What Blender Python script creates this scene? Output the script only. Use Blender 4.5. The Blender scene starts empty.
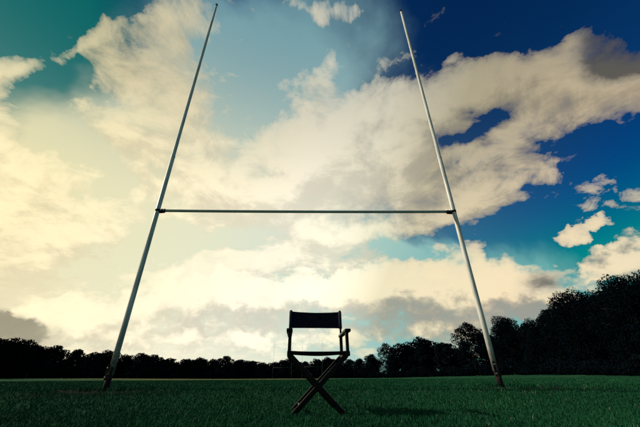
import bpy, bmesh, math, random
import numpy as np
from mathutils import Vector, Matrix

random.seed(7)
rng = np.random.default_rng(11)
scene = bpy.context.scene
C = scene.collection
rad = math.radians

# ------------------------------------------------------------------ camera
PITCH, ROLL, EYE = rad(28.7), rad(0.3), 0.27
cp, sp, cr, sr = math.cos(PITCH), math.sin(PITCH), math.cos(ROLL), math.sin(ROLL)
cam_data = bpy.data.cameras.new('camera')
cam_data.sensor_width = 36.0
cam_data.lens = 16.7625
cam_data.clip_start = 0.05
cam_data.clip_end = 3000.0
camera = bpy.data.objects.new('camera', cam_data)
C.objects.link(camera)
camera.matrix_world = Matrix(((cr, sr, 0.0, 0.0),
                              (sr * sp, -cr * sp, -cp, 0.0),
                              (-sr * cp, cr * cp, -sp, EYE),
                              (0.0, 0.0, 0.0, 1.0)))
scene.camera = camera

# ------------------------------------------------------------------ view
scene.view_settings.view_transform = 'Standard'
scene.view_settings.look = 'None'
scene.view_settings.exposure = 0.0
scene.view_settings.gamma = 1.0
scene.view_settings.use_curve_mapping = False
scene.render.engine = 'CYCLES'
scene.cycles.use_adaptive_sampling = True
scene.cycles.use_denoising = False
scene.cycles.adaptive_threshold = 0.015
scene.cycles.adaptive_min_samples = 12
scene.cycles.max_bounces = 4
scene.cycles.diffuse_bounces = 2

# ------------------------------------------------------------------ sun
SUN_AZ, SUN_EL = -84.0, 30.0          # degrees, azimuth clockwise from +Y
def direction(az, el):
    a, e = rad(az), rad(el)
    return Vector((math.sin(a) * math.cos(e), math.cos(a) * math.cos(e), math.sin(e)))
SUN_DIR = direction(SUN_AZ, SUN_EL)
sun_data = bpy.data.lights.new('sun', 'SUN')
sun_data.energy = 4.0
sun_data.angle = rad(0.5)
sun_data.color = (1.0, 0.88, 0.68)
sun = bpy.data.objects.new('sun', sun_data)
sun.rotation_euler = SUN_DIR.to_track_quat('Z', 'Y').to_euler()
C.objects.link(sun)

# ------------------------------------------------------------------ sky and clouds
# every row: azimuth, elevation, half width, half height, tilt (degrees), amount
VEIL_CLOUDS = [
    (-41.7, 43.1, 16.1, 10.1, 72.1, 0.75),
    (-29.4, 37.0, 13.0, 11.6, 41.3, 0.8),
    (-39.8, 53.6, 9.1, 7.1, 65.4, 0.5),
    (-49.1, 41.8, 8.3, 4.5, 71.8, 0.4),
    (-56.8, 29.9, 8.8, 5.0, -72.5, 0.7),
    (-58.0, 37.4, 6.5, 3.3, 69.7, 0.75),
    (-53.8, 43.0, 8.9, 2.5, 67.7, 0.5),
    (-54.0, 19.9, 12.2, 11.2, 35.6, 0.9),
    (-42.5, 19.9, 14.9, 7.4, 16.4, 0.9),
    (-46.2, 12.9, 9.6, 6.5, 5.9, 0.6),
    (-53.9, 37.7, 6.7, 3.2, 67.3, -0.75),
    (-50.7, 32.0, 7.0, 4.0, 37.8, -0.65),
    (-58.3, 47.1, 14.7, 4.8, 61.9, -1.2),
    (-41.4, 30.5, 8.8, 2.8, 11.7, -0.35),
    (-47.5, 26.4, 8.6, 3.7, 4.5, 0.45),
    (-18.5, 53.0, 17.0, 9.9, -83.4, -0.5),
    (12.3, 55.3, 10.1, 7.5, -14.7, -0.25),
    (-2.7, 51.2, 8.8, 5.9, 18.4, 0.35),
    (7.6, 54.2, 8.4, 3.8, 10.6, 0.3),
    (-18.6, 60.2, 4.2, 1.8, -19.5, 0.4),
    (-20.5, 30.1, 14.8, 7.7, 10.6, 1),
    (-4.7, 37.3, 14.2, 10.3, 22.4, 1),
    (7.3, 38.6, 18.7, 12.1, 4.2, 0.85),
    (21.3, 38.6, 19.1, 12.3, -16.5, 0.8),
    (28.9, 44.8, 9.4, 6.5, -17.3, 0.7),
    (13.3, 46.2, 10.7, 6.0, -11.3, 0.5),
    (43.4, 38.6, 13.1, 10.5, -23.4, 0.85),
    (50.2, 39.1, 12.7, 6.9, -43.9, 0.75),
    (56.8, 35.0, 7.4, 5.1, -60.5, 0.8),
    (57.6, 32.2, 7.6, 5.7, -67.0, 0.9),
    (36.8, 30.9, 11.1, 4.6, -10.0, 0.6),
    (26.3, 29.4, 13.1, 5.3, -14.2, 0.65),
    (52.4, 32.5, 4.9, 2.2, -51.8, 0.4),
    (46.7, 22.9, 8.1, 1.7, -36.4, 0.6),
    (50.8, 23.0, 4.7, 2.9, -28.5, 0.15),
    (-0.3, 62.8, 7.5, 2.7, -15.7, 0.72),
    (11.2, 61.8, 5.2, 2.2, 9.3, 0.45),
    (10.8, 60.1, 3.0, 1.8, 21.6, 0.5),
    (63.0, 41.8, 2.6, 1.7, -83.5, 0.7),
    (34.8, 50.4, 2.6, 1.3, 20.2, 0.38),
    (29.7, 38.8, 5.3, 2.2, -10.2, -0.8),
    (36.6, 39.0, 4.7, 2.1, 6.5, -0.88),
    (33.9, 41.2, 2.7, 1.6, -28.1, -0.7),
    (51.1, 27.9, 6.4, 5.3, 89.4, -0.85),
    (44.8, 24.4, 8.0, 2.3, -29.6, -0.55),
    (41.4, 18.7, 12.8, 6.7, -15.2, -0.9),
    (49.2, 51.6, 27.5, 7.0, -43.8, -1.3),
    (-0.0, 24.4, 24.9, 5.7, -8.3, 1),
    (18.7, 25.7, 14.1, 3.3, 3.9, 0.8),
    (-22.7, 16.8, 21.2, 3.5, 6.4, 0.8),
    (-4.1, 19.4, 20.8, 3.4, 1.0, 0.6),
    (-17.2, 22.4, 12.4, 2.6, 6.4, -0.7),
    (-33.0, 19.0, 8.4, 3.9, 10.6, -0.8),
    (-38.3, 15.4, 9.8, 2.1, 11.2, -0.6),
    (17.1, 21.9, 15.1, 3.7, -1.6, -1),
    (29.8, 18.9, 10.4, 5.0, -9.9, -0.4),
]
CUMULUS = [
    (21.7, 12.5, 23.3, 6.4, -6.9, 1.8),
    (9.4, 14.1, 13.7, 5.7, 7.5, 0.8),
    (28.7, 14.7, 10.1, 5.7, -30.8, 1),
    (33.7, 11.5, 6.3, 3.7, -31.7, 0.9),
    (14.5, 17.0, 7.1, 3.6, -3.7, 0.35),
    (-5.8, 13.7, 14.7, 5.0, 0.9, 1.2),
    (-22.0, 13.4, 12.1, 5.4, 3.7, 1.2),
    (-13.1, 11.9, 14.0, 4.1, 2.1, 0.8),
    (-31.7, 9.0, 12.0, 3.6, 4.3, 0.9),
    (-41.1, 7.5, 9.5, 2.9, 4.9, 0.8),
    (-45.1, 6.1, 5.0, 2.3, -5.7, 2.2),
    (-12.5, 6.4, 25.5, 3.2, 1.1, 0.9),
    (-32.0, 5.3, 15.4, 2.2, 2.7, 0.7),
    (13.9, 6.1, 16.8, 3.2, -1.6, 0.7),
    (21.5, 7.4, 9.4, 2.5, -2.6, 0.6),
    (42.9, 18.2, 2.4, 1.5, 5.1, 1),
    (46.2, 18.7, 1.8, 1.3, -17.4, 1),
    (46.1, 13.3, 5.5, 2.9, -4.7, 1.5),
    (48.3, 14.3, 2.8, 2.3, -2.1, 0.5),
    (42.1, 13.6, 1.5, 0.7, -10.5, 0.6),
    (42.6, 11.8, 1.6, 0.5, -9.9, 0.55),
]
CLOUD_SHADE = [  # hand-placed grey shade put into the cloud colour
    (58.4, 35.9, 8.1, 5.2, -59.1, 2),
    (36.9, 11.1, 5.5, 3.7, -0.7, 0.8),
    (-44.8, 5.9, 5.8, 2.9, 0.4, 3.6),
    (55.2, 40.0, 7.4, 3.5, -48.6, 0.4),
    (-9.4, 12.0, 9.9, 2.4, 1.5, 0.3),
    (-22.5, 11.4, 6.4, 2.0, 3.7, 0.3),
    (-32.2, 8.1, 7.2, 2.3, 3.5, 0.3),
    (-23.1, 6.4, 6.8, 1.5, 2.0, 0.35),
    (14.5, 10.7, 17.2, 2.4, -3.0, 0.12),
    (-48.3, 18.1, 3.3, 1.9, 17.9, 0.2),
    (24.8, 35.2, 10.1, 5.3, -16.5, 0.04),
]
HAZE_VEIL = [
    (-16.5, 37.8, 35.0, 33.6, 61.4, 1),
    (-31.0, 17.3, 49.1, 26.1, 8.1, 1.7),
    (-50.5, 28.9, 12.7, 10.7, 87.4, 0.4),
    (-0.1, 9.0, 57.9, 17.0, -0.3, 1.6),
    (17.5, 18.9, 19.2, 14.4, -2.9, 0.3),
    (-12.8, 53.0, 31.7, 23.4, 14.4, 0.8),
    (7.6, 14.1, 33.0, 14.3, -1.7, 1.2),
]


class NT:
    """small helper for writing node trees"""
    def __init__(self, tree):
        self.t = tree
    def n(self, kind, **kw):
        nd = self.t.nodes.new(kind)
        for k, v in kw.items():
            setattr(nd, k, v)
        return nd
    def put(self, sock, v):
        if isinstance(v, bpy.types.NodeSocket):
            self.t.links.new(v, sock)
        elif v is not None:
            if hasattr(sock.default_value, '__len__') and len(sock.default_value) == 4 and len(v) == 3:
                v = (*v, 1.0)
            sock.default_value = v
    def m(self, op, a, b=None, c=None, clamp=False):
        nd = self.n('ShaderNodeMath', operation=op, use_clamp=clamp)
        for i, v in enumerate((a, b, c)):
            if v is not None:
                self.put(nd.inputs[i], v)
        return nd.outputs[0]
    def v(self, op, a, b=None, scale=None):
        nd = self.n('ShaderNodeVectorMath', operation=op)
        self.put(nd.inputs[0], a)
        if b is not None:
            self.put(nd.inputs[1], b)
        if scale is not None:
            self.put(nd.inputs['Scale'], scale)
        return nd.outputs['Value'] if op in ('DOT_PRODUCT', 'LENGTH') else nd.outputs[0]
    def noise(self, vec, scale, detail=6.0, rough=0.55, dist=0.0, lac=2.0, color=False):
        nd = self.n('ShaderNodeTexNoise')
        self.put(nd.inputs['Vector'], vec)
        nd.inputs['Scale'].default_value = scale
        nd.inputs['Detail'].default_value = detail
        nd.inputs['Roughness'].default_value = rough
        nd.inputs['Lacunarity'].default_value = lac
        nd.inputs['Distortion'].default_value = dist
        return nd.outputs['Color' if color else 'Fac']
    def step(self, x, a, b, lo=0.0, hi=1.0, mode='SMOOTHSTEP'):
        nd = self.n('ShaderNodeMapRange', interpolation_type=mode, clamp=True) if mode == 'LINEAR' else self.n('ShaderNodeMapRange', interpolation_type=mode)
        self.put(nd.inputs[0], x)
        for i, w in enumerate((a, b, lo, hi)):
            self.put(nd.inputs[i + 1], w)
        return nd.outputs[0]
    def mix(self, fac, a, b, blend='MIX'):
        nd = self.n('ShaderNodeMix', data_type='RGBA', blend_type=blend)
        self.put(nd.inputs[0], fac)
        self.put(nd.inputs[6], a)
        self.put(nd.inputs[7], b)
        return nd.outputs[2]
    def ramp(self, x, stops, mode='LINEAR'):
        nd = self.n('ShaderNodeValToRGB')
        nd.color_ramp.interpolation = mode
        el = nd.color_ramp.elements
        while len(el) < len(stops):
            el.new(0.5)
        for e, (p, col) in zip(el, stops):
            e.position = p
            e.color = (*col, 1.0)
        self.put(nd.inputs[0], x)
        return nd.outputs[0]
    def blob(self, vec, az, el, w, h, tilt):
        """falls from 1 at a direction to 0 at the edge of an ellipse on the sky"""
        c = direction(az, el)
        east = Vector((c.y, -c.x, 0.0)).normalized()
        up = east.cross(c)
        if up.z < 0:
            up = -up
        t = rad(tilt)
        x = east * math.cos(t) + up * math.sin(t)
        y = c.cross(x)
        rot = Matrix((x, y, c)).transposed()
        nd = self.n('ShaderNodeMapping', vector_type='TEXTURE')
        self.put(nd.inputs['Vector'], vec)
        nd.inputs['Location'].default_value = c
        nd.inputs['Rotation'].default_value = rot.to_euler('XYZ')
        nd.inputs['Scale'].default_value = (math.radians(w), math.radians(h), 0.9)
        g = self.n('ShaderNodeTexGradient', gradient_type='SPHERICAL')
        self.t.links.new(nd.outputs[0], g.inputs[0])
        return g.outputs['Fac']
    def blobs(self, vec, rows, start=None):
        acc = start
        for r in rows:
            b = self.blob(vec, *r[:5])
            acc = self.m('MULTIPLY', b, r[5]) if acc is None else self.m('MULTIPLY_ADD', b, r[5], acc)
        return acc

def make_cloud_group():
    g = bpy.data.node_groups.new('cloud_field', 'ShaderNodeTree')
    g.interface.new_socket('Vector', in_out='INPUT', socket_type='NodeSocketVector')
    for nm in ('Veil', 'Cumulus', 'Shade'):
        g.interface.new_socket(nm, in_out='OUTPUT', socket_type='NodeSocketFloat')
    q = NT(g)
    gi, go = q.n('NodeGroupInput'), q.n('NodeGroupOutput')
    d = gi.outputs[0]
    # the cloud deck is a flat layer overhead: its texture shrinks towards the horizon
    sep = q.n('ShaderNodeSeparateXYZ')
    g.links.new(d, sep.inputs[0])
    z = q.m('ADD', q.m('MAXIMUM', sep.outputs[2], 0.0), 0.30)
    deck = q.v('SCALE', d, scale=q.m('DIVIDE', 1.0, z))
    w1 = q.v('SUBTRACT', q.noise(d, 3.2, 4.0, 0.55, color=True), (0.5, 0.5, 0.5))
    w2 = q.v('SUBTRACT', q.noise(d, 9.0, 4.0, 0.6, color=True), (0.5, 0.5, 0.5))
    warp = q.v('ADD', d, q.v('ADD', q.v('SCALE', w1, scale=0.16), q.v('SCALE', w2, scale=0.07)))
    wide = q.noise(deck, 0.9, 3.0, 0.5)
    fine = q.noise(deck, 2.6, 10.0, 0.60, 0.35)
    mid = q.noise(deck, 6.5, 9.0, 0.66, 0.5)
    wisp = q.noise(q.v('MULTIPLY', deck, (1.0, 0.85, 1.0)), 7.0, 8.0, 0.62, 0.8)
    veil = q.blobs(warp, VEIL_CLOUDS)
    veil = q.m('MULTIPLY_ADD', veil, 1.35, -0.16)
    veil = q.m('ADD', veil, q.m('MULTIPLY', q.m('SUBTRACT', wide, 0.5), 0.5))
    veil = q.m('ADD', veil, q.m('MULTIPLY', q.m('SUBTRACT', fine, 0.5), 3.0))
    veil = q.m('ADD', veil, q.m('MULTIPLY', q.m('SUBTRACT', wisp, 0.5), 1.3))
    veil = q.m('ADD', veil, q.m('MULTIPLY', q.m('SUBTRACT', mid, 0.5), 2.8))
    wc = q.v('SUBTRACT', q.noise(d, 14.0, 5.0, 0.6, color=True), (0.5, 0.5, 0.5))
    wd = q.v('SUBTRACT', q.noise(d, 38.0, 4.0, 0.6, color=True), (0.5, 0.5, 0.5))
    warpc = q.v('ADD', d, q.v('ADD', q.v('SCALE', wc, scale=0.09), q.v('SCALE', wd, scale=0.045)))
    puff = q.noise(q.v('MULTIPLY', d, (1.0, 1.0, 1.5)), 14.0, 9.0, 0.58, 0.25)
    cum = q.blobs(warpc, CUMULUS)
    cum = q.m('ADD', q.m('SUBTRACT', cum, 0.12), q.m('MULTIPLY', q.m('MULTIPLY', q.m('SUBTRACT', puff, 0.5), 2.5), q.m('MULTIPLY_ADD', cum, 3.0, 0.30, clamp=True)))
    thick = q.blobs(warp, CLOUD_SHADE)  # amount of painted shade; only darkens the clouds, adds none
    thick = q.m('MULTIPLY', thick, q.m('MULTIPLY_ADD', q.m('SUBTRACT', q.m('ADD', fine, mid), 1.0), 2.4, 1.0))
    for i, o in enumerate((veil, cum, thick)):
        g.links.new(o, go.inputs[i])
    return g

world = bpy.data.worlds.new('World')
scene.world = world
world.use_nodes = True
world.cycles.sampling_method = 'MANUAL'
world.cycles.sample_map_resolution = 512
wt = world.node_tree
wt.nodes.clear()
k = NT(wt)
tc = k.n('ShaderNodeTexCoord')
dirv = k.v('NORMALIZE', tc.outputs['Generated'])
sky = k.n('ShaderNodeTexSky', sky_type='NISHITA')
sky.sun_disc = False
sky.sun_elevation = rad(SUN_EL)
sky.sun_rotation = rad(SUN_AZ)
sky.air_density = 1.0
sky.dust_density = 1.2
sky.ozone_density = 2.0
wt.links.new(dirv, sky.inputs[0]) if sky.inputs else None
clear = k.v('SCALE', sky.outputs[0], scale=0.10)
# deep polarised blue: more contrast between the horizon and the zenith
clear = k.v('MULTIPLY', clear, (0.22, 0.62, 0.62))
clear = k.v('MULTIPLY', k.v('POWER', clear, (1.75, 1.75, 1.75)), (0.2, 2.3, 3.4))
sepd = k.n('ShaderNodeSeparateXYZ')
wt.links.new(dirv, sepd.inputs[0])
elev = sepd.outputs[2]
green = k.n('ShaderNodeCombineXYZ')
k.put(green.inputs[0], 1.0)
k.put(green.inputs[1], k.step(elev, 0.50, 0.18, 1.0, 2.3))
k.put(green.inputs[2], 1.0)
clear = k.v('MULTIPLY', clear, green.outputs[0])
upper = k.ramp(k.step(k.v('DOT_PRODUCT', dirv, tuple(SUN_DIR)), -1.0, 1.0, mode='LINEAR'), [(0.50, (0.000, 0.013, 0.100)), (0.60, (0.001, 0.036, 0.145)), (0.70, (0.006, 0.090, 0.190)), (0.92, (0.028, 0.120, 0.118))])
clear = k.v('MINIMUM', clear, k.mix(k.step(elev, 0.22, 0.86), (0.012, 0.235, 0.250), upper))

grp = make_cloud_group()
def field(vec):
    nd = k.n('ShaderNodeGroup')
    nd.node_tree = grp
    k.put(nd.inputs[0], vec)
    return nd.outputs
here = field(dirv)
toward = field(k.v('ADD', dirv, tuple(SUN_DIR * 0.045 + Vector((0, 0, 0.045)))))
sunward = k.v('DOT_PRODUCT', dirv, tuple(SUN_DIR))
sw = k.step(sunward, -1.0, 1.0, mode='LINEAR')

hwarp = k.v('SCALE', k.v('SUBTRACT', k.noise(dirv, 3.0, 5.0, 0.55, 0.2, color=True), (0.5, 0.5, 0.5)), scale=0.42)
haze = k.blobs(k.v('ADD', dirv, hwarp), HAZE_VEIL)
haze = k.m('MULTIPLY', haze, k.m('MULTIPLY_ADD', k.noise(dirv, 2.5, 4.0, 0.5), 0.7, 0.65))
haze = k.step(haze, 0.22, 1.05)
haze_col = k.ramp(sw, [(0.45, (0.22, 0.50, 0.48)), (0.62, (0.50, 0.68, 0.58)), (0.70, (0.74, 0.80, 0.64)), (0.80, (0.84, 0.84, 0.60)), (0.95, (0.88, 0.79, 0.46))])
haze_col = k.mix(k.step(elev, 0.42, 0.90), haze_col, (0.19, 0.37, 0.41))
col = k.mix(k.m('MULTIPLY', haze, 0.92), clear, haze_col)

wide_haze = k.m('MULTIPLY', k.m('EXPONENT', k.m('MULTIPLY', k.m('MAXIMUM', elev, 0.0), -3.0)), k.step(sunward, -0.38, 0.18))
wide_haze = k.m('MULTIPLY', wide_haze, k.step(elev, 0.82, 0.30))
col = k.mix(k.m('MULTIPLY', wide_haze, 0.9), col, haze_col)

lit = k.ramp(sw, [(0.0, (0.50, 0.46, 0.36)), (0.35, (0.62, 0.50, 0.32)), (0.52, (0.58, 0.51, 0.34)), (0.62, (0.95, 0.89, 0.68)),
                  (0.70, (1.0, 0.92, 0.72)), (0.93, (1.0, 0.86, 0.52))])
lit = k.v('SCALE', lit, scale=k.step(elev, 0.45, 0.78, 1.0, 0.66))
lowlit = k.m('MULTIPLY', k.step(elev, 0.60, 0.20, 0.0, 0.40), k.step(sw, 0.70, 0.52))
lit = k.v('SCALE', lit, scale=k.m('ADD', 1.0, lowlit))
grey = k.ramp(sw, [(0.0, (0.16, 0.17, 0.19)), (0.50, (0.22, 0.21, 0.18)), (0.60, (0.57, 0.55, 0.47)), (0.70, (0.76, 0.72, 0.60)), (0.95, (0.62, 0.55, 0.36))])
grey = k.v('SCALE', grey, scale=k.m('MULTIPLY_ADD', lowlit, 1.8, 1.0))
dark = k.step(here[2], -0.05, 1.15, 0.0, 0.92)
grey = k.v('SCALE', grey, scale=k.m('MULTIPLY_ADD', dark, -0.72, 1.0))
rise = k.m('SUBTRACT', here[0], toward[0])
veil_shade = k.m('MAXIMUM', k.step(rise, -1.1, 0.3, 0.28, 0.0), dark)
veil_col = k.v('SCALE', k.mix(veil_shade, lit, grey), scale=k.step(rise, -0.6, 0.7, 0.82, 1.10))
veil_a = k.m('SUBTRACT', 1.0, k.m('EXPONENT', k.m('MULTIPLY', k.m('MAXIMUM', k.m('ADD', here[0], 0.04), 0.0), -2.3)))
col = k.mix(k.m('MULTIPLY', veil_a, 0.96), col, veil_col)

low = k.m('EXPONENT', k.m('MULTIPLY', k.m('MAXIMUM', elev, 0.0), -8.0))
low = k.m('MULTIPLY', low, k.step(sunward, -0.15, 0.30))
col = k.mix(low, col, k.ramp(sw, [(0.5, (0.80, 0.82, 0.66)), (0.75, (0.98, 0.90, 0.68)), (0.95, (1.0, 0.84, 0.50))]))

risec = k.m('SUBTRACT', here[1], toward[1])
cum_shade = k.m('MAXIMUM', k.step(risec, -0.95, 0.55, 0.85, 0.0), dark)
cum_col = k.v('SCALE', k.mix(cum_shade, lit, grey), scale=k.step(risec, -0.5, 0.6, 0.84, 1.16))
cum_a = k.m('SUBTRACT', 1.0, k.m('EXPONENT', k.m('MULTIPLY', k.m('MAXIMUM', here[1], 0.0), -3.2)))
col = k.mix(k.m('MULTIPLY', cum_a, 0.93), col, cum_col)
bg = k.n('ShaderNodeBackground')
wt.links.new(col, bg.inputs[0])
bg.inputs[1].default_value = 1.0
wout = k.n('ShaderNodeOutputWorld')
wt.links.new(bg.outputs[0], wout.inputs[0])

# ------------------------------------------------------------------ materials
def material(name, rough=0.7, spec=0.3):
    m = bpy.data.materials.new(name)
    m.use_nodes = True
    q = NT(m.node_tree)
    b = m.node_tree.nodes['Principled BSDF']
    b.inputs['Roughness'].default_value = rough
    b.inputs['Specular IOR Level'].default_value = spec
    return m, q, b

def obj_coord(q):
    return q.n('ShaderNodeTexCoord').outputs['Object']

def bump(q, b, height, strength, dist):
    nd = q.n('ShaderNodeBump')
    nd.inputs['Strength'].default_value = strength
    nd.inputs['Distance'].default_value = dist
    q.put(nd.inputs['Height'], height)
    q.t.links.new(nd.outputs[0], b.inputs['Normal'])

def mat_paint():
    m, q, b = material('white_post_paint', 0.42, 0.45)
    c = obj_coord(q)
    streak = q.noise(q.v('MULTIPLY', c, (9.0, 9.0, 0.7)), 3.0, 6.0, 0.6)
    blot = q.noise(c, 14.0, 6.0, 0.65)
    col = q.mix(q.step(streak, 0.40, 0.68), (0.62, 0.62, 0.61), (0.32, 0.32, 0.31))
    col = q.mix(q.step(blot, 0.68, 0.76), col, (0.22, 0.16, 0.12))
    sep = q.n('ShaderNodeSeparateXYZ')
    q.t.links.new(c, sep.inputs[0])
    mud = q.m('ADD', sep.outputs[2], q.m('MULTIPLY', q.m('SUBTRACT', q.noise(c, 9.0, 6.0, 0.65), 0.5), 1.2))
    col = q.mix(q.step(mud, 0.75, 0.10, 0.0, 0.85), col, (0.075, 0.060, 0.045))
    q.put(b.inputs['Base Color'], col)
    q.put(b.inputs['Roughness'], q.step(streak, 0.3, 0.8, 0.35, 0.6))
    bump(q, b, blot, 0.15, 0.002)
    return m

def mat_bar():
    m, q, b = material('galvanised_bar', 0.5, 0.4)
    c = obj_coord(q)
    n1 = q.noise(c, 8.0, 6.0, 0.6)
    q.put(b.inputs['Base Color'], q.mix(n1, (0.20, 0.26, 0.26), (0.42, 0.46, 0.44)))
    bump(q, b, n1, 0.1, 0.002)
    return m

def mat_rust():
    m, q, b = material('dark_rusted_steel', 0.8, 0.08)
    c = obj_coord(q)
    n1 = q.noise(c, 22.0, 8.0, 0.65)
    n2 = q.noise(c, 6.0, 4.0, 0.6)
    col = q.mix(q.step(n1, 0.4, 0.65), (0.010, 0.009, 0.011), (0.018, 0.010, 0.009))
    col = q.mix(q.step(n2, 0.58, 0.72), col, (0.045, 0.038, 0.032))
    q.put(b.inputs['Base Color'], col)
    bump(q, b, n1, 0.4, 0.003)
    return m

def mat_wood():
    m, q, b = material('dark_stained_wood', 0.3, 0.10)
    c = obj_coord(q)
    g = q.noise(q.v('MULTIPLY', c, (60.0, 60.0, 5.0)), 1.0, 5.0, 0.6, 0.4)
    q.put(b.inputs['Base Color'], q.mix(g, (0.004, 0.003, 0.004), (0.010, 0.006, 0.006)))
    q.put(b.inputs['Roughness'], q.step(g, 0.2, 0.8, 0.26, 0.38))
    bump(q, b, g, 0.15, 0.001)
    return m

def mat_canvas():
    m, q, b = material('navy_canvas', 0.9, 0.15)
    c = obj_coord(q)
    w = q.noise(q.v('MULTIPLY', c, (420.0, 420.0, 420.0)), 1.0, 2.0, 0.5)
    n1 = q.noise(c, 9.0, 4.0, 0.5)
    q.put(b.inputs['Base Color'], q.mix(n1, (0.010, 0.011, 0.030), (0.020, 0.021, 0.046)))
    bump(q, b, w, 0.2, 0.001)
    return m

def mat_metal():
    m, q, b = material('bolt_metal', 0.35, 0.5)
    b.inputs['Metallic'].default_value = 0.8
    n1 = q.noise(obj_coord(q), 60.0, 3.0, 0.5)
    q.put(b.inputs['Base Color'], q.mix(n1, (0.30, 0.28, 0.25), (0.50, 0.48, 0.44)))
    return m

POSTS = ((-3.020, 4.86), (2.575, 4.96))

def mat_ground():
    m, q, b = material('pitch_turf', 0.9, 0.02)
    p = q.n('ShaderNodeNewGeometry').outputs['Position']
    flat = q.v('MULTIPLY', p, (1.0, 1.0, 0.0))
    n1 = q.noise(flat, 0.22, 5.0, 0.55)
    n2 = q.noise(flat, 2.3, 6.0, 0.6)
    n3 = q.noise(flat, 40.0, 4.0, 0.7)
    col = q.mix(n2, (0.006, 0.046, 0.022), (0.014, 0.072, 0.034))
    col = q.mix(q.step(n1, 0.45, 0.7), col, (0.028, 0.095, 0.045))
    # bleached, mown strip across the far end of the pitch
    sep = q.n('ShaderNodeSeparateXYZ')
    q.t.links.new(p, sep.inputs[0])
    far = q.m('ADD', sep.outputs[1], q.m('MULTIPLY', q.m('SUBTRACT', q.noise(flat, 0.06, 4.0, 0.6), 0.5), 70.0))
    dry = q.m('MULTIPLY', q.step(far, 58.0, 84.0), q.m('MULTIPLY', q.step(sep.outputs[0], 8.0, -12.0), q.step(sep.outputs[0], -80.0, -45.0)))
    col = q.mix(q.m('MULTIPLY', dry, 0.8), col, (0.110, 0.115, 0.045))
    # bare soil scuffed round the posts, widened to paint in dark shadow patches
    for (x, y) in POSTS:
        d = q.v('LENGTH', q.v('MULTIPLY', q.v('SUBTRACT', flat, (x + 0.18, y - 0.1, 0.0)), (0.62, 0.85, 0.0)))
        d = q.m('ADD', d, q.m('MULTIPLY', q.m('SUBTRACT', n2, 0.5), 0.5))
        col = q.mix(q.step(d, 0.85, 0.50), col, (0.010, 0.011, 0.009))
    col = q.v('SCALE', col, scale=q.m('MULTIPLY_ADD', n3, 0.8, 0.6))
    q.put(b.inputs['Base Color'], col)
    bump(q, b, n3, 0.8, 0.02)
    return m

def mat_blade():
    m, q, b = material('grass_blade', 0.8, 0.03)
    at = q.n('ShaderNodeAttribute', attribute_name='tint')
    t = at.outputs['Fac']
    col = q.ramp(t, [(0.0, (0.005, 0.040, 0.020)), (0.55, (0.013, 0.086, 0.040)), (0.90, (0.036, 0.128, 0.048)), (0.94, (0.10, 0.13, 0.09)), (1.0, (0.26, 0.27, 0.20))])
    q.put(b.inputs['Base Color'], col)
    return m

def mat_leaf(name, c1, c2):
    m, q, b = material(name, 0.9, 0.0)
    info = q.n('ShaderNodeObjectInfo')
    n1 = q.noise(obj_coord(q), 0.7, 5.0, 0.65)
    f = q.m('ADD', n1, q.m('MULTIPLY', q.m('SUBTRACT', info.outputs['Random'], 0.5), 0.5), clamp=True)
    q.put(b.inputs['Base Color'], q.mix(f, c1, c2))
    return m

def mat_bark():
    m, q, b = material('bark', 0.9, 0.1)
    c = obj_coord(q)
    n1 = q.noise(q.v('MULTIPLY', c, (6.0, 6.0, 1.2)), 1.5, 6.0, 0.6)
    q.put(b.inputs['Base Color'], q.mix(n1, (0.018, 0.015, 0.014), (0.055, 0.045, 0.038)))
    bump(q, b, n1, 0.5, 0.05)
    return m

def mat_dull():
    m, q, b = material('weathered_grey_paint', 0.7, 0.2)
    n1 = q.noise(obj_coord(q), 3.0, 5.0, 0.6)
    q.put(b.inputs['Base Color'], q.mix(n1, (0.10, 0.13, 0.13), (0.20, 0.23, 0.23)))
    return m

M = dict(dull=mat_dull(), paint=mat_paint(), bar=mat_bar(), rust=mat_rust(), wood=mat_wood(), canvas=mat_canvas(), metal=mat_metal(),
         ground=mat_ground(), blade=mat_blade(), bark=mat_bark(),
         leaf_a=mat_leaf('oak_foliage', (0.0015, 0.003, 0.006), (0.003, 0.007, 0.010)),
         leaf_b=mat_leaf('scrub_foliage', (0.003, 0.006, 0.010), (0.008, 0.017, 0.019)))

# ------------------------------------------------------------------ mesh helpers
def obj(name, bm, mat, parent=None, smooth=False, bevel=0.0):
    me = bpy.data.meshes.new(name)
    if smooth:
        for f in bm.faces:
            f.smooth = True
    bm.to_mesh(me)
    bm.free()
    me.materials.append(mat)
    o = bpy.data.objects.new(name, me)
    C.objects.link(o)
    if parent:
        o.parent = parent
    if bevel:
        md = o.modifiers.new('edge', 'BEVEL')
        md.width = bevel
        md.segments = 4
        md.limit_method = 'ANGLE'
        md.harden_normals = True
        for p in me.polygons:
            p.use_smooth = True
    return o

def raw(name, verts, faces, mat, parent=None):
    me = bpy.data.meshes.new(name)
    me.from_pydata(verts, [], faces)
    me.materials.append(mat)
    o = bpy.data.objects.new(name, me)
    C.objects.link(o)
    if parent:
        o.parent = parent
    return o

def thing(name, label, cat, loc=(0, 0, 0), rz=0.0, group=None):
    o = bpy.data.objects.new(name, None)
    o.empty_display_size = 0.2
    C.objects.link(o)
    o.location = loc
    o.rotation_euler = (0, 0, rz)
    o['label'], o['category'] = label, cat
    if group:
        o['group'] = group
    return o

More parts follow.
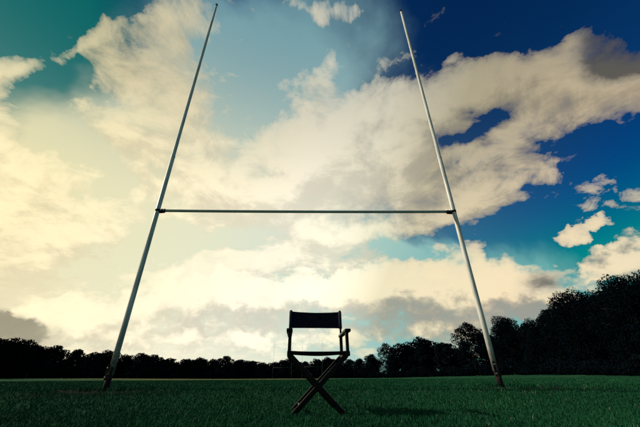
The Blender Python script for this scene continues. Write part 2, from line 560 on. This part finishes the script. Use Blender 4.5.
def tube(bm, pts, radii, seg=16, caps=True):
    """a tube through the points with a radius at each"""
    pts = [Vector(p) for p in pts]
    rings = []
    ref = None
    for i, p in enumerate(pts):
        a = pts[max(i - 1, 0)]
        b = pts[min(i + 1, len(pts) - 1)]
        t = (b - a).normalized()
        if ref is None:
            ref = Vector((1, 0, 0)) if abs(t.x) < 0.9 else Vector((0, 1, 0))
        u = (ref - t * ref.dot(t)).normalized()
        ref = u
        w = t.cross(u)
        rings.append([bm.verts.new(p + (u * math.cos(2 * math.pi * s / seg) + w * math.sin(2 * math.pi * s / seg)) * radii[i]) for s in range(seg)])
    for r0, r1 in zip(rings, rings[1:]):
        for s in range(seg):
            bm.faces.new((r0[s], r0[(s + 1) % seg], r1[(s + 1) % seg], r1[s]))
    if caps:
        bm.faces.new(list(reversed(rings[0])))
        bm.faces.new(rings[-1])

def beam(bm, a, b, w, h, side=(0, 1, 0)):
    """square bar from a to b; h is its size along side, w across"""
    a, b = Vector(a), Vector(b)
    t = (b - a).normalized()
    s = Vector(side)
    s = (s - t * s.dot(t)).normalized()
    u = t.cross(s)
    vs = []
    for p in (a, b):
        for (i, j) in ((-1, -1), (1, -1), (1, 1), (-1, 1)):
            vs.append(bm.verts.new(p + u * (i * w / 2) + s * (j * h / 2)))
    for f in ((3, 2, 1, 0), (4, 5, 6, 7), (0, 1, 5, 4), (1, 2, 6, 5), (2, 3, 7, 6), (3, 0, 4, 7)):
        bm.faces.new([vs[i] for i in f])

# ------------------------------------------------------------------ ground
def sm(x, a, b):
    t = np.clip((np.asarray(x, float) - a) / (b - a), 0, 1)
    return t * t * (3 - 2 * t)

def height(x, y):
    x, y = np.asarray(x, float), np.asarray(y, float)
    h = 0.122 * sm(y, 2.9, 4.8) + 0.010 * sm(y, 2.9, 4.8) * np.clip(x / 2.6, -1, 1)
    h = h - 0.34 * sm(y, 8.0, 70.0)
    h = h + 0.45 * sm(-x, 25, 75) * sm(y, 25, 90) + 0.75 * sm(x - 0.0 * y, 10, 45) * sm(y, 25, 60)
    near = 1 - sm(np.hypot(x, y - 3), 1.0, 2.5) * 0
    h = h + 0.006 * np.sin(x * 2.3 + 1.0) * np.cos(y * 1.9) * near + 0.004 * np.sin(x * 6.1 + y * 3.7)
    return h

def axis(fine, lim, step0, grow, far):
    v, s = [0.0], step0
    while v[-1] < far:
        v.append(v[-1] + s)
        if v[-1] > fine:
            s *= grow
    return np.array(v)
ax = axis(8.0, 0, 0.16, 1.09, 900.0)
xs = np.concatenate([-ax[:0:-1], ax])
ys = np.concatenate([-axis(2.0, 0, 0.3, 1.3, 900.0)[:0:-1], axis(9.0, 0, 0.16, 1.06, 900.0)])
X, Y = np.meshgrid(xs, ys)
Z = height(X, Y)
nx, ny = len(xs), len(ys)
verts = np.stack([X.ravel(), Y.ravel(), Z.ravel()], 1)
ii = np.arange(ny - 1)[:, None] * nx + np.arange(nx - 1)[None, :]
quads = np.stack([ii, ii + 1, ii + nx + 1, ii + nx], -1).reshape(-1, 4)
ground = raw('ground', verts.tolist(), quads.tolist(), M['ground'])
ground['kind'] = 'structure'
for p in ground.data.polygons:
    p.use_smooth = True

# ------------------------------------------------------------------ grass
def grass_mesh(name, px, py, hh, ww, tint, mat):
    """one bent blade of three triangles at every point"""
    n = len(px)
    pz = height(px, py) - 0.004
    a = rng.uniform(0, 2 * np.pi, n)
    lean = rng.uniform(0.05, 0.75, n) * hh
    b = rng.uniform(0, 2 * np.pi, n)
    dx, dy = np.cos(a) * ww / 2, np.sin(a) * ww / 2
    lx, ly = np.cos(b) * lean, np.sin(b) * lean
    V = np.empty((n, 5, 3), np.float32)
    V[:, 0] = np.stack([px - dx, py - dy, pz], 1)
    V[:, 1] = np.stack([px + dx, py + dy, pz], 1)
    mx, my, mz = px + lx * 0.35, py + ly * 0.35, pz + hh * 0.6
    V[:, 2] = np.stack([mx - dx * .8, my - dy * .8, mz], 1)
    V[:, 3] = np.stack([mx + dx * .8, my + dy * .8, mz], 1)
    V[:, 4] = np.stack([px + lx, py + ly, pz + hh * rng.uniform(0.75, 1.0, n)], 1)
    base = (np.arange(n) * 5)[:, None]
    F = np.concatenate([base + np.array([[0, 1, 3]]), base + np.array([[0, 3, 2]]), base + np.array([[2, 3, 4]])], 1).reshape(-1)
    me = bpy.data.meshes.new(name)
    me.vertices.add(n * 5)
    me.vertices.foreach_set('co', V.reshape(-1))
    me.loops.add(n * 9)
    me.loops.foreach_set('vertex_index', F.astype(np.int32))
    me.polygons.add(n * 3)
    me.polygons.foreach_set('loop_start', (np.arange(n * 3) * 3).astype(np.int32))
    at = me.attributes.new('tint', 'FLOAT', 'POINT')
    at.data.foreach_set('value', np.repeat(tint, 5).astype(np.float32))
    me.update(calc_edges=True)
    me.materials.append(mat)
    o = bpy.data.objects.new(name, me)
    C.objects.link(o)
    o['kind'] = 'stuff'
    return o

def clumpy(x, y):
    return (np.sin(x * 1.7 + 0.6 * np.sin(y * 1.3)) * np.sin(y * 2.1 + 0.8 * np.sin(x * 0.9)) + 0.7 * np.sin(x * 5.3 + y * 1.1) * np.sin(y * 6.7 - x * 2.0)
            + 0.5 * np.sin(x * 13.1 - y * 3.0) * np.sin(y * 17.3 + x * 4.0)) / 2.2

def scatter(n, r0, r1, power):
    r = r0 * (r1 / r0) ** rng.uniform(0, 1, n) if power == 0 else (r0 ** power + (r1 ** power - r0 ** power) * rng.uniform(0, 1, n)) ** (1 / power)
    a = rng.uniform(-rad(60), rad(60), n)
    return r * np.sin(a), r * np.cos(a)

px, py = scatter(600000, 1.7, 30.0, 0.45)
dist = np.hypot(px, py)
cl = clumpy(px, py)
keep = np.ones(len(px), bool)
for (bx_, by_) in POSTS:
    dd = np.hypot((px - bx_ - 0.18) * 0.62, (py - by_ + 0.1) * 0.85) + cl * 0.14
    keep &= (dd > 0.42) | (rng.uniform(0, 1, len(px)) < 0.12 + 0.4 * np.clip(dd - 0.2, 0, 1))
px, py, dist, cl = px[keep], py[keep], dist[keep], cl[keep]
n = len(px)
hh = (0.022 + 0.012 * rng.uniform(0, 1, n) + 0.008 * np.clip(cl, -0.6, 1)) * (1 + 0.02 * dist)
hh *= np.where(rng.uniform(0, 1, n) < 0.02, rng.uniform(1.3, 1.9, n), 1)
ww = np.clip(0.0016 + 0.0007 * dist * rng.uniform(.7, 1.3, n), 0.0018, 0.03)
tint = np.clip(0.35 + 0.25 * cl + rng.normal(0, 0.16, n), 0, 0.89)
pale = rng.uniform(0, 1, n) < 0.011 * np.clip(1 + 1.2 * cl, 0.2, 2)
tint = np.where(pale, rng.uniform(0.93, 1.0, n), tint)
grass = grass_mesh('grass', px, py, hh, ww, tint, M['blade'])
grass['label'] = 'short dark green turf with scattered pale dry blades'

# longer, unmown tufts round the foot of each post
tx, ty = [], []
for (bx_, by_) in POSTS:
    for c_ in range(46):
        a = random.uniform(0, 2 * math.pi)
        r = abs(random.gauss(0.0, 0.20)) + 0.06
        cx_, cy_ = bx_ + 0.10 + math.cos(a) * r * 1.7, by_ + math.sin(a) * r
        m_ = random.randint(10, 22)
        tx += [random.gauss(cx_, 0.018) for _ in range(m_)]
        ty += [random.gauss(cy_, 0.018) for _ in range(m_)]
tx, ty = np.array(tx), np.array(ty)
n = len(tx)
tufts = grass_mesh('long_grass', tx, ty, rng.uniform(0.03, 0.085, n), np.full(n, 0.006), np.clip(rng.normal(0.22, 0.2, n), 0, 0.89), M['blade'])
tufts['label'] = 'longer unmown grass tufts round the feet of the white posts'

# ------------------------------------------------------------------ trees
def leaf_cloud(bm_v, bm_f, lobes, n, size, r):
    """leaf-sized faces through the volume of a set of lobes, denser at their skin"""
    vol = np.array([l[3] * l[4] * l[5] for l in lobes]) ** 0.75
    pick = r.choice(len(lobes), n, p=vol / vol.sum())
    L = np.array(lobes)[pick]
    d = r.normal(size=(n, 3))
    d /= np.linalg.norm(d, axis=1)[:, None]
    rr = 1 - np.abs(r.normal(0, 0.20, n))
    rr = np.clip(rr, 0.15, 1.0) * (1 + 0.10 * np.sin(d[:, 0] * 7 + L[:, 0]) * np.sin(d[:, 2] * 8 + L[:, 1]))
    p = L[:, :3] + d * rr[:, None] * L[:, 3:6]
    a = r.normal(size=(n, 3)); a /= np.linalg.norm(a, axis=1)[:, None]
    nrm = d + 0.9 * a
    nrm /= np.linalg.norm(nrm, axis=1)[:, None]
    u = np.cross(nrm, r.normal(size=(n, 3))); u /= np.linalg.norm(u, axis=1)[:, None]
    w = np.cross(nrm, u)
    s = size * r.uniform(0.6, 1.3, n)[:, None]
    k0 = len(bm_v)
    quad = np.stack([p - u * s * .5, p + w * s * .32 + u * s * .05, p + u * s * .5, p - w * s * .32 + u * s * .05], 1).reshape(-1, 3)
    bm_v.extend(quad.tolist())
    bm_f.extend((np.arange(n * 4).reshape(-1, 4) + k0).tolist())

def tree_meshes(seed, h, spread, skirt, nleaf, size, airy=0.0, round_=1.0):
    """trunk and crown meshes of a broad-leaved tree, foot at the origin"""
    r = np.random.default_rng(seed)
    bm = bmesh.new()
    top = h * 0.72
    bend = r.normal(0, 0.03 * h, 2)
    stem = [(bend[0] * (t ** 2), bend[1] * (t ** 2), -0.4 + t * (top + 0.4)) for t in (0, .06, .25, .5, .75, 1)]
    r0 = h * 0.024
    tube(bm, stem, [r0 * 1.5, r0 * 1.1, r0 * .9, r0 * .68, r0 * .42, r0 * .15], 8)
    lobes = []
    nl = int(13 + 7 * spread / 5)
    for i in range(nl):
        t = (i + 0.5) / nl
        zc = h * (skirt + (0.93 - skirt) * t)
        prof = math.sqrt(max(0.05, 1 - ((t - 0.42) / 0.62) ** 2)) ** round_
        a = i * 2.399 + r.uniform(-.5, .5)
        rr = spread * prof * r.uniform(0.42, 0.80)
        x, y = math.cos(a) * rr, math.sin(a) * rr
        sz = spread * r.uniform(0.26, 0.44) * (1.0 - 0.25 * airy)
        lobes.append((x, y, zc, sz, sz, sz * r.uniform(0.65, 0.9)))
        s0 = Vector(stem[2]).lerp(Vector(stem[5]), min(1, max(0, (zc / h - 0.25) / 0.55)))
        mid = s0.lerp(Vector((x, y, zc)), 0.55) + Vector((0, 0, 0.06 * h * r.uniform(0, 1)))
        tube(bm, [s0, mid, (x * 1.05, y * 1.05, zc + sz * .2)], [r0 * .34, r0 * .2, r0 * .06], 5)
    lobes.append((0, 0, h * 0.86, spread * .42, spread * .42, h * .14))
    if airy < 0.5:
        lobes.append((0, 0, h * (skirt + .42), spread * .62, spread * .62, h * .30))
    # small sprays that break the outline
    base = list(lobes)
    for i in range(int(34 + 20 * airy)):
        l = base[r.integers(len(base))]
        d = r.normal(size=3); d /= np.linalg.norm(d)
        d[2] = abs(d[2]) * 0.9
        sz = spread * r.uniform(0.06, 0.15)
        lobes.append((l[0] + d[0] * l[3] * 1.04, l[1] + d[1] * l[4] * 1.04, min(l[2] + d[2] * l[5] * 1.05, h * 1.02), sz, sz, sz * .75))
    v, f = [], []
    leaf_cloud(v, f, lobes, nleaf, size, r)
    trunk = bpy.data.meshes.new('trunk')
    for fc in bm.faces:
        fc.smooth = True
    bm.to_mesh(trunk); bm.free()
    trunk.materials.append(M['bark'])
    crown = bpy.data.meshes.new('crown')
    crown.from_pydata(v, [], f)
    return trunk, crown

KIND = {}
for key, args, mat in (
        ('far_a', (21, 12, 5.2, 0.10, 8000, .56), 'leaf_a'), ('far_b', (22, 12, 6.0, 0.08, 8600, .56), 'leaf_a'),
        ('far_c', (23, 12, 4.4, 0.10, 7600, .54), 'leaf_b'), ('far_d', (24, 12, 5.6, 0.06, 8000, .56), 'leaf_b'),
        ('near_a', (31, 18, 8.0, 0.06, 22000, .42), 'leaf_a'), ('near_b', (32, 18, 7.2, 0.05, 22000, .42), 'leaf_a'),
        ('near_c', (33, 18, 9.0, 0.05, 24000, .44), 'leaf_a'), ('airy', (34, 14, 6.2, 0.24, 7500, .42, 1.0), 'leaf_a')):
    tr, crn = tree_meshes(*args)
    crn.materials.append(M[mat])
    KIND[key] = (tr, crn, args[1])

def plant_tree(key, az, dist, top, name, label, group, wide=1.0):
    """a tree whose crown reaches the given height above the ground"""
    tr, crn, h = KIND[key]
    x, y = math.sin(rad(az)) * dist, math.cos(rad(az)) * dist
    s = top / h
    t = thing(name, label, 'tree', (x, y, float(height(x, y))), random.uniform(0, 6.28), group)
    t.scale = (s * wide, s * wide, s)
    for nm, me in (('trunk', tr), ('crown', crn)):
        o = bpy.data.objects.new(nm, me)
        C.objects.link(o)
        o.parent = t
    return t

# far wood beyond the pitch on the sun's side: azimuth and elevation of each crown top
FAR = [(-52, 5.6), (-49.5, 5.2), (-47, 5.0), (-44.5, 4.6), (-42.6, 4.7), (-41.0, 3.9), (-39.0, 4.0), (-36.6, 3.8), (-34.4, 3.5), (-32.6, 3.7), (-30.4, 3.1),
       (-28.4, 3.4), (-26.6, 3.2), (-24.4, 2.9), (-22.2, 2.7), (-20.2, 2.9), (-18.0, 2.7), (-16.0, 3.2), (-14.0, 2.7), (-12.0, 2.5), (-10.0, 2.3),
       (-8.2, 2.2), (-6.4, 2.6), (-4.6, 2.3), (-2.6, 2.5), (-0.6, 2.8), (1.4, 3.0), (3.2, 2.8), (5.0, 2.7), (6.6, 2.9)]
def far_label(az):
    if az < -31.9:
        return 'dark rounded tree of the far wood, beyond the post farther from the tall wood', 'far wood outside the goal mouth'
    if az < -9.0:
        return 'dark rounded far-wood tree between the distant thin goals and the shaded white post', 'far wood framed by the goal mouth'
    if az < 1.0:
        return 'dark rounded far-wood tree rising directly behind the two distant thin goals', 'far wood behind the distant goals'
    return 'dark rounded far-wood tree between the distant goals and the small feathery tree', 'far wood beside the feathery tree'
far_kinds = ('far_a', 'far_b', 'far_c', 'far_d')
for i, (az, el) in enumerate(FAR):
    D = 128 + 10 * math.sin(i * 2.1) - 0.35 * max(0, -az - 20)
    plant_tree(far_kinds[(i * 3 + i // 4) % 4], az, D, math.tan(rad(el)) * D * 0.94 + EYE - float(height(math.sin(rad(az)) * D, math.cos(rad(az)) * D)), 'woodland_tree',
               *far_label(az), 1.15)
for i in range(30):
    az = -51.5 + i * 2.0
    plant_tree(far_kinds[(i + 2) % 4], az, 146, 6.2 + 0.9 * math.sin(i * 1.7) + (2.5 if az < -38 else 0), 'woodland_tree',
               'dark tree filling the second row of the far wood', 'second row of the far wood', 1.3)

# trees climbing towards the camera on the side away from the sun
NEAR = [  # kind, azimuth, elevation of top, distance, wide, label
    ('far_d', 8.6, 3.2, 112, 1.1, 0), ('airy', 11.4, 4.9, 104, 0.95, 1), ('far_b', 14.2, 4.9, 100, 1.1, 0), ('far_a', 17.6, 5.5, 96, 1.15, 0), ('far_c', 20.6, 4.9, 92, 1.1, 0),
    ('airy', 24.8, 7.6, 84, 1.0, 2), ('near_b', 30.2, 8.2, 80, 0.85, 3), ('near_a', 33.6, 7.2, 76, 0.8, 4), ('near_b', 36.2, 8.6, 70, 0.75, 4), ('near_c', 39.2, 10.4, 66, 0.85, 5),
    ('near_a', 42.6, 10.0, 64, 0.8, 4), ('near_c', 45.2, 11.4, 60, 0.8, 4), ('near_b', 48.2, 11.6, 58, 0.9, 4), ('near_a', 52.0, 11.8, 56, 0.9, 4), ('near_c', 56.0, 12.0, 54, 0.9, 4)]
NEAR_LABELS = [
    ('dark bushy tree in the wood edge between the far goals and the white post', 'trees of the middle wood edge'),
    ('small feathery tree rising above the bushy edge of the wood', None),
    ('round tree with sky showing through its crown beside the white post', None),
    ('dark tree with a pointed tuft at its top behind the white post', None),
    ('tall black tree of the dense wood beyond the white post', 'tall dense wood'),
    ('broad domed black tree standing in front of the tall dense wood', None)]
for kd, az, el, D, wd, li in NEAR:
    lb, gp = NEAR_LABELS[li]
    x, y = math.sin(rad(az)) * D, math.cos(rad(az)) * D
    plant_tree(kd, az, D, math.tan(rad(el)) * D + EYE - float(height(x, y)), 'tall_tree' if li in (3, 4, 5) else 'edge_tree', lb, gp, wd)
# more trunks deeper in the same wood
for i in range(16):
    az = 9 + i * 3.0
    D = 112 - i * 2.2
    el = np.interp(az, [8, 12, 18, 24, 31, 34, 40, 46, 56], [2.6, 3.2, 4.4, 4.6, 7.0, 6.2, 9.2, 10.0, 10.5])
    plant_tree(('far_b', 'near_a', 'far_d', 'near_c')[i % 4], az, D, math.tan(rad(float(el))) * D, 'tall_tree',
               'black tree deep inside the dense wood behind its front trees', 'trees deep in the dense wood', 1.1 if i % 2 == 0 else 0.9)

# low scrub along the foot of the woods
def shrub_mesh(seed):
    r = np.random.default_rng(seed)
    lobes = []
    for i in range(9):
        s = r.uniform(0.6, 1.1)
        lobes.append((r.uniform(-2.4, 2.4), r.uniform(-0.9, 0.9), s * r.uniform(0.5, 1.3), s * 1.2, s, s))
    v, f = [], []
    leaf_cloud(v, f, lobes, 3600, 0.26, r)
    me = bpy.data.meshes.new('shrub')
    me.from_pydata(v, [], f)
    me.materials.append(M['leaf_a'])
    return me
shrubs = [shrub_mesh(s) for s in (51, 52, 53)]
def plant_shrub(az, D, s, label, group, i):
    o = bpy.data.objects.new('shrub', shrubs[i % 3])
    C.objects.link(o)
    x, y = math.sin(rad(az)) * D, math.cos(rad(az)) * D
    o.location = (x, y, float(height(x, y)) - 0.1)
    o.rotation_euler = (0, 0, -rad(az) + random.uniform(-.3, .3))
    o.scale = (s * 1.2, s, s)
    o['label'], o['category'], o['group'] = label, 'shrub', group
for i in range(46):
    plant_shrub(-51 + i * 1.28, 119 + 2.5 * math.sin(i * 1.9), random.uniform(0.8, 1.25), 'low dark shrub along the foot of the far wood', 'shrubs below the far wood', i)
for i in range(50):
    plant_shrub(-52 + i * 1.21, 134 + 2.0 * math.sin(i * 2.3), random.uniform(1.1, 1.6), 'dark shrub between the two tree rows of the far wood', 'undergrowth inside the far wood', i + 1)
for i in range(30):
    az = 8.2 + i * 1.6
    D = float(np.interp(az, [8, 15, 25, 35, 45, 56], [102, 90, 74, 62, 53, 48]))
    plant_shrub(az, D, random.uniform(0.8, 1.2), 'low dark shrub along the foot of the dense wood', 'shrubs below the dense wood', i)

# ------------------------------------------------------------------ rugby goals
def collar_ring(bm, c, axis_, r, t, seg=20):
    c, axis_ = Vector(c), Vector(axis_).normalized()
    tube(bm, [c - axis_ * t / 2, c + axis_ * t / 2], [r, r], seg)

def goal(feet, bar_z, tops, label, detail, group=None, r_low=0.041, r_top=0.034):
    (ax_, ay_), (bx_, by_) = feet
    az_, bz_ = float(height(ax_, ay_)), float(height(bx_, by_))
    ox, oy = (ax_ + bx_) / 2, (ay_ + by_) / 2
    t = thing('rugby_goal', label, 'goal', (ox, oy, min(az_, bz_)), 0.0, group)
    o3 = Vector((ox, oy, min(az_, bz_)))
    ends = []
    for (x, y, z), tp in (((ax_, ay_, az_), tops[0]), ((bx_, by_, bz_), tops[1])):
        foot = Vector((x, y, z)) - o3
        tip = Vector(tp) - o3
        up = (tip - foot).normalized()
        L = (tip - foot).length
        s0 = 0.20 if detail else 0.0
        bm = bmesh.new()
        if detail:
            j = 4.18
            tube(bm, [foot + up * a for a in (s0, 1.0, 2.4, j, j + 0.012, 6.5, 8.5, L)],
                 [r_low, r_low, r_low * .98, r_low * .96, r_top * 1.06, r_top, r_top * .94, r_top * .86], 24)
        else:
            tube(bm, [foot, foot + up * L], [r_low, r_top], 8)
        u = obj('upright', bm, M['paint'] if detail else M['dull'], t, True)
        if detail:
            bm = bmesh.new()
            tube(bm, [foot + up * (L - 0.02), foot + up * (L + 0.045), foot + up * (L + 0.06)], [r_top * 1.0, r_top * 1.0, r_top * .7], 20)
            obj('end_cap', bm, M['rust'], u, True)
            bm = bmesh.new()
            collar_ring(bm, foot + up * 4.185, up, r_low * 1.01, 0.04, 24)
            obj('joint_collar', bm, M['paint'], u)
            # socket standing out of the turf, with its hinge plates and bolts
            bm = bmesh.new()
            sgn = 1 if x > 0 else -1
            off = Vector((0.012 * sgn, 0, 0))
            tube(bm, [foot - up * 0.12 + off, foot + up * 0.215 + off], [0.043, 0.043], 20)
            sl = obj('ground_socket', bm, M['rust'], t, True)
            bm = bmesh.new()
            beam(bm, foot + up * 0.13 + Vector((-0.030, -0.052, 0)), foot + up * 0.33 + Vector((-0.030, -0.052, 0)), 0.030, 0.010)
            beam(bm, foot + up * 0.13 + Vector((0.026, -0.050, 0)), foot + up * 0.30 + Vector((0.026, -0.050, 0)), 0.026, 0.010)
            obj('hinge_plate', bm, M['rust'], sl, False, 0.002)
            for zz in (0.17, 0.29):
                bm = bmesh.new()
                collar_ring(bm, foot + up * zz + Vector((-0.030, -0.064, 0)), (0, 1, 0), 0.011, 0.016, 6)
                obj('bolt', bm, M['metal'], sl)
        k_ = (bar_z - (foot.z + o3.z)) / (tip - foot).z
        ends.append(foot + (tip - foot) * k_)
    e0, e1 = ends
    ax1 = (e1 - e0).normalized()
    bm = bmesh.new()
    sag = Vector((0, 0, -0.012))
    n_ = 12 if detail else 1
    pts = [e0.lerp(e1, a / n_) + sag * (4 * (a / n_) * (1 - a / n_)) for a in range(n_ + 1)]
    if detail:
        pts[0] += ax1 * 0.03
        pts[-1] -= ax1 * 0.03
    tube(bm, pts, [0.026 if detail else r_top * 1.1] * (n_ + 1), 20 if detail else 8)
    bar = obj('crossbar', bm, M['bar'] if detail else M['dull'], t, True)
    if detail:
        for e, sg in ((e0, 1), (e1, -1)):
            bm = bmesh.new()
            collar_ring(bm, e, (0, 0, 1), 0.0435, 0.045, 24)
            tube(bm, [e + ax1 * sg * 0.04, e + ax1 * sg * 0.145, e + ax1 * sg * 0.15], [0.031, 0.031, 0.028], 18)
            beam(bm, e + ax1 * sg * 0.045 + Vector((0, 0, -0.045)), e + ax1 * sg * 0.14 + Vector((0, 0, -0.036)), 0.012, 0.028)
            br = obj('bracket', bm, M['rust'], bar)
            for dx_ in (0.075, 0.125):
                bm = bmesh.new()
                collar_ring(bm, e + ax1 * sg * dx_ + Vector((0, -0.030, -0.006)), (0, 1, 0), 0.009, 0.020, 6)
                obj('bolt', bm, M['metal'], bar)
                bm = bmesh.new()
                collar_ring(bm, e + ax1 * sg * dx_ + Vector((0, 0, 0.036)), (0, 0, 1), 0.008, 0.014, 6)
                obj('bolt', bm, M['metal'], bar)
    return t

goal(POSTS, 3.01, ((-3.087, 4.86, 10.10), (2.473, 4.96, 9.91)), 'tall white rugby goal with thin crossbar standing over the director\'s chair', True)
FAR_LABELS = ['distant thin rugby goal standing wholly outside the frame of the chair', 'distant thin rugby goal whose posts rise inside the chair frame']
for (px0, px1, D, lb) in ((-8.10, -5.00, 103.0, 0), (-3.20, 0.25, 96.0, 1)):
    a0, a1 = rad(px0), rad(px1)
    d1 = D
    f0 = (math.sin(a0) * D, math.cos(a0) * D)
    f1 = (math.sin(a1) * d1, math.cos(a1) * d1)
    z0, z1 = float(height(*f0)), float(height(*f1))
    goal((f0, f1), (z0 + z1) / 2 + 3.0, ((f0[0], f0[1], z0 + 10.2), (f1[0], f1[1], z1 + 10.2)), FAR_LABELS[lb], False, None, 0.026, 0.018)

# ------------------------------------------------------------------ director's chair
chair = thing('directors_chair', 'dark folding director\'s chair with navy canvas back facing the camera on the turf', 'chair', (-0.035, 2.985, 0.0), rad(5.0))
HW, HD = 0.250, 0.205            # half width at the rails, half depth
SEAT, ARM = 0.438, 0.615
FW = 0.209                       # half width at the feet
for yy, tag_ in ((-HD + 0.02, 0), (HD - 0.02, 1)):
    for sg in (-1, 1):
        dy = 0.012 * sg
        bm = bmesh.new()
        a, b = Vector((sg * (HW - 0.005), yy + dy, SEAT - 0.005)), Vector((-sg * FW, yy + dy, 0.0))
        d_ = (b - a).normalized()
        beam(bm, a, b + d_ * 0.022, 0.041, 0.024)
        obj('leg', bm, M['wood'], chair, False, 0.009)
    bm = bmesh.new()
    collar_ring(bm, (0.0, yy, 0.209), (0, 1, 0), 0.009, 0.056, 10)
    obj('pivot_bolt', bm, M['rust'], chair)
for sg in (-1, 1):
    # seat rail, runner between the feet
    bm = bmesh.new()
    beam(bm, (sg * HW, -HD - 0.02, SEAT + 0.004), (sg * HW, HD + 0.02, SEAT + 0.004), 0.032, 0.038, (0, 0, 1))
    obj('seat_rail', bm, M['wood'], chair, False, 0.003)
    k_ = 0.13
    xs_ = -sg * FW * (1 - k_) + sg * HW * k_
    bm = bmesh.new()
    beam(bm, (xs_, -HD + 0.03, SEAT * k_), (xs_, HD - 0.03, SEAT * k_), 0.018, 0.022, (0, 0, 1))
    obj('stretcher', bm, M['wood'], chair, False, 0.002)
    # arm with its front post
    bm = bmesh.new()
    prof_w = ((-HD - 0.045, 0.040), (-HD - 0.035, 0.052), (-HD + 0.05, 0.054), (0.0, 0.046), (HD - 0.02, 0.040), (HD + 0.03, 0.036))
    lo, hi = [], []
    for y_, w_ in prof_w:
        for s_ in (-1, 1):
            lo.append(bm.verts.new((sg * (HW + 0.003) + s_ * w_ / 2, y_, ARM)))
            hi.append(bm.verts.new((sg * (HW + 0.003) + s_ * w_ / 2, y_, ARM + 0.022)))
    for i in range(len(prof_w) - 1):
        a = 2 * i
        bm.faces.new((lo[a], lo[a + 2], lo[a + 3], lo[a + 1]))
        bm.faces.new((hi[a], hi[a + 1], hi[a + 3], hi[a + 2]))
        bm.faces.new((lo[a], hi[a], hi[a + 2], lo[a + 2]))
        bm.faces.new((lo[a + 1], lo[a + 3], hi[a + 3], hi[a + 1]))
    bm.faces.new((lo[0], lo[1], hi[1], hi[0]))
    bm.faces.new((lo[-2], hi[-2], hi[-1], lo[-1]))
    bmesh.ops.recalc_face_normals(bm, faces=bm.faces[:])
    obj('armrest', bm, M['wood'], chair, False, 0.004)
    bm = bmesh.new()
    beam(bm, (sg * HW, -HD + 0.01, SEAT + 0.024), (sg * (HW - 0.002), -HD + 0.01, ARM - 0.001), 0.026, 0.030)
    obj('arm_post', bm, M['wood'], chair, False, 0.003)
    # tall post behind that carries the canvas back
    bm = bmesh.new()
    beam(bm, (sg * (HW - 0.002), HD - 0.06, SEAT + 0.024), (sg * (HW - 0.001), HD - 0.045, ARM - 0.001), 0.028, 0.028)
    beam(bm, (sg * (HW - 0.001), HD - 0.045, ARM + 0.0225), (sg * HW, HD - 0.02, 0.868), 0.018, 0.020)
    obj('back_post', bm, M['wood'], chair, False, 0.003)
    bm = bmesh.new()
    collar_ring(bm, (sg * (HW + 0.017), HD - 0.05, SEAT + 0.01), (1, 0, 0), 0.008, 0.008, 8)
    obj('rail_bolt', bm, M['metal'], chair)

def cloth(nu, nv, fn, thick):
    bm = bmesh.new()
    g = [[bm.verts.new(fn(i / nu, j / nv)) for j in range(nv + 1)] for i in range(nu + 1)]
    for i in range(nu):
        for j in range(nv):
            bm.faces.new((g[i][j], g[i + 1][j], g[i + 1][j + 1], g[i][j + 1]))
    bmesh.ops.solidify(bm, geom=bm.faces[:], thickness=thick)
    bmesh.ops.recalc_face_normals(bm, faces=bm.faces[:])
    return bm

def back_fn(u, v):
    x = (u * 2 - 1) * (HW - 0.006)
    edge = 4 * u * (1 - u)
    z = 0.694 + (0.856 - 0.694) * v - 0.004 * edge * (1 - 2 * abs(v - .5)) - 0.006 * edge * (v > .5) + 0.004 * edge * (v < .5)
    lean = HD - 0.045 + 0.025 * (z - ARM) / 0.25
    y = lean + 0.022 * edge + 0.0025 * math.sin(u * 19 + v * 5) * edge + 0.002 * math.sin(v * 11 + u * 4) + 0.004
    return (x, y, z)
back = obj('backrest', cloth(28, 10, back_fn, 0.003), M['canvas'], chair, True)
for sg in (-1, 1):                         # sleeves wrapped round the posts
    bm = bmesh.new()
    p0 = Vector((sg * (HW - 0.0005), HD - 0.045 + 0.025 * (0.692 - ARM) / 0.25, 0.692))
    p1 = Vector((sg * (HW - 0.0003), HD - 0.045 + 0.025 * (0.857 - ARM) / 0.25, 0.857))
    tube(bm, [p0, p0.lerp(p1, .33), p0.lerp(p1, .66), p1], [0.0165, 0.0158, 0.0162, 0.0165], 14)
    obj('canvas_sleeve', bm, M['canvas'], back, True)
for v0 in (0.06, 0.94):                    # stitched hems
    bm = bmesh.new()
    pts = []
    for i in range(25):
        q_ = back_fn(i / 24 * 0.92 + 0.04, v0)
        pts.append((q_[0], q_[1] - 0.002, q_[2]))
    tube(bm, pts, [0.0016] * 25, 6)
    obj('hem', bm, M['canvas'], back, True)

def seat_fn(u, v):
    x = (u * 2 - 1) * (HW - 0.004)
    edge = 4 * u * (1 - u)
    y = (v * 2 - 1) * (HD + 0.005)
    z = SEAT + 0.0245 - 0.009 * edge + 0.003 * math.sin(v * 9 + u * 3) * edge
    return (x, y, z)
seat = obj('seat', cloth(24, 12, seat_fn, 0.003), M['canvas'], chair, True)
for v0 in (0.0, 1.0):
    bm = bmesh.new()
    pts = [seat_fn(i / 20 * 0.96 + 0.02, v0) for i in range(21)]
    tube(bm, [(p[0], p[1], p[2] - 0.002) for p in pts], [0.003] * 21, 8)
    obj('hem', bm, M['canvas'], seat, True)
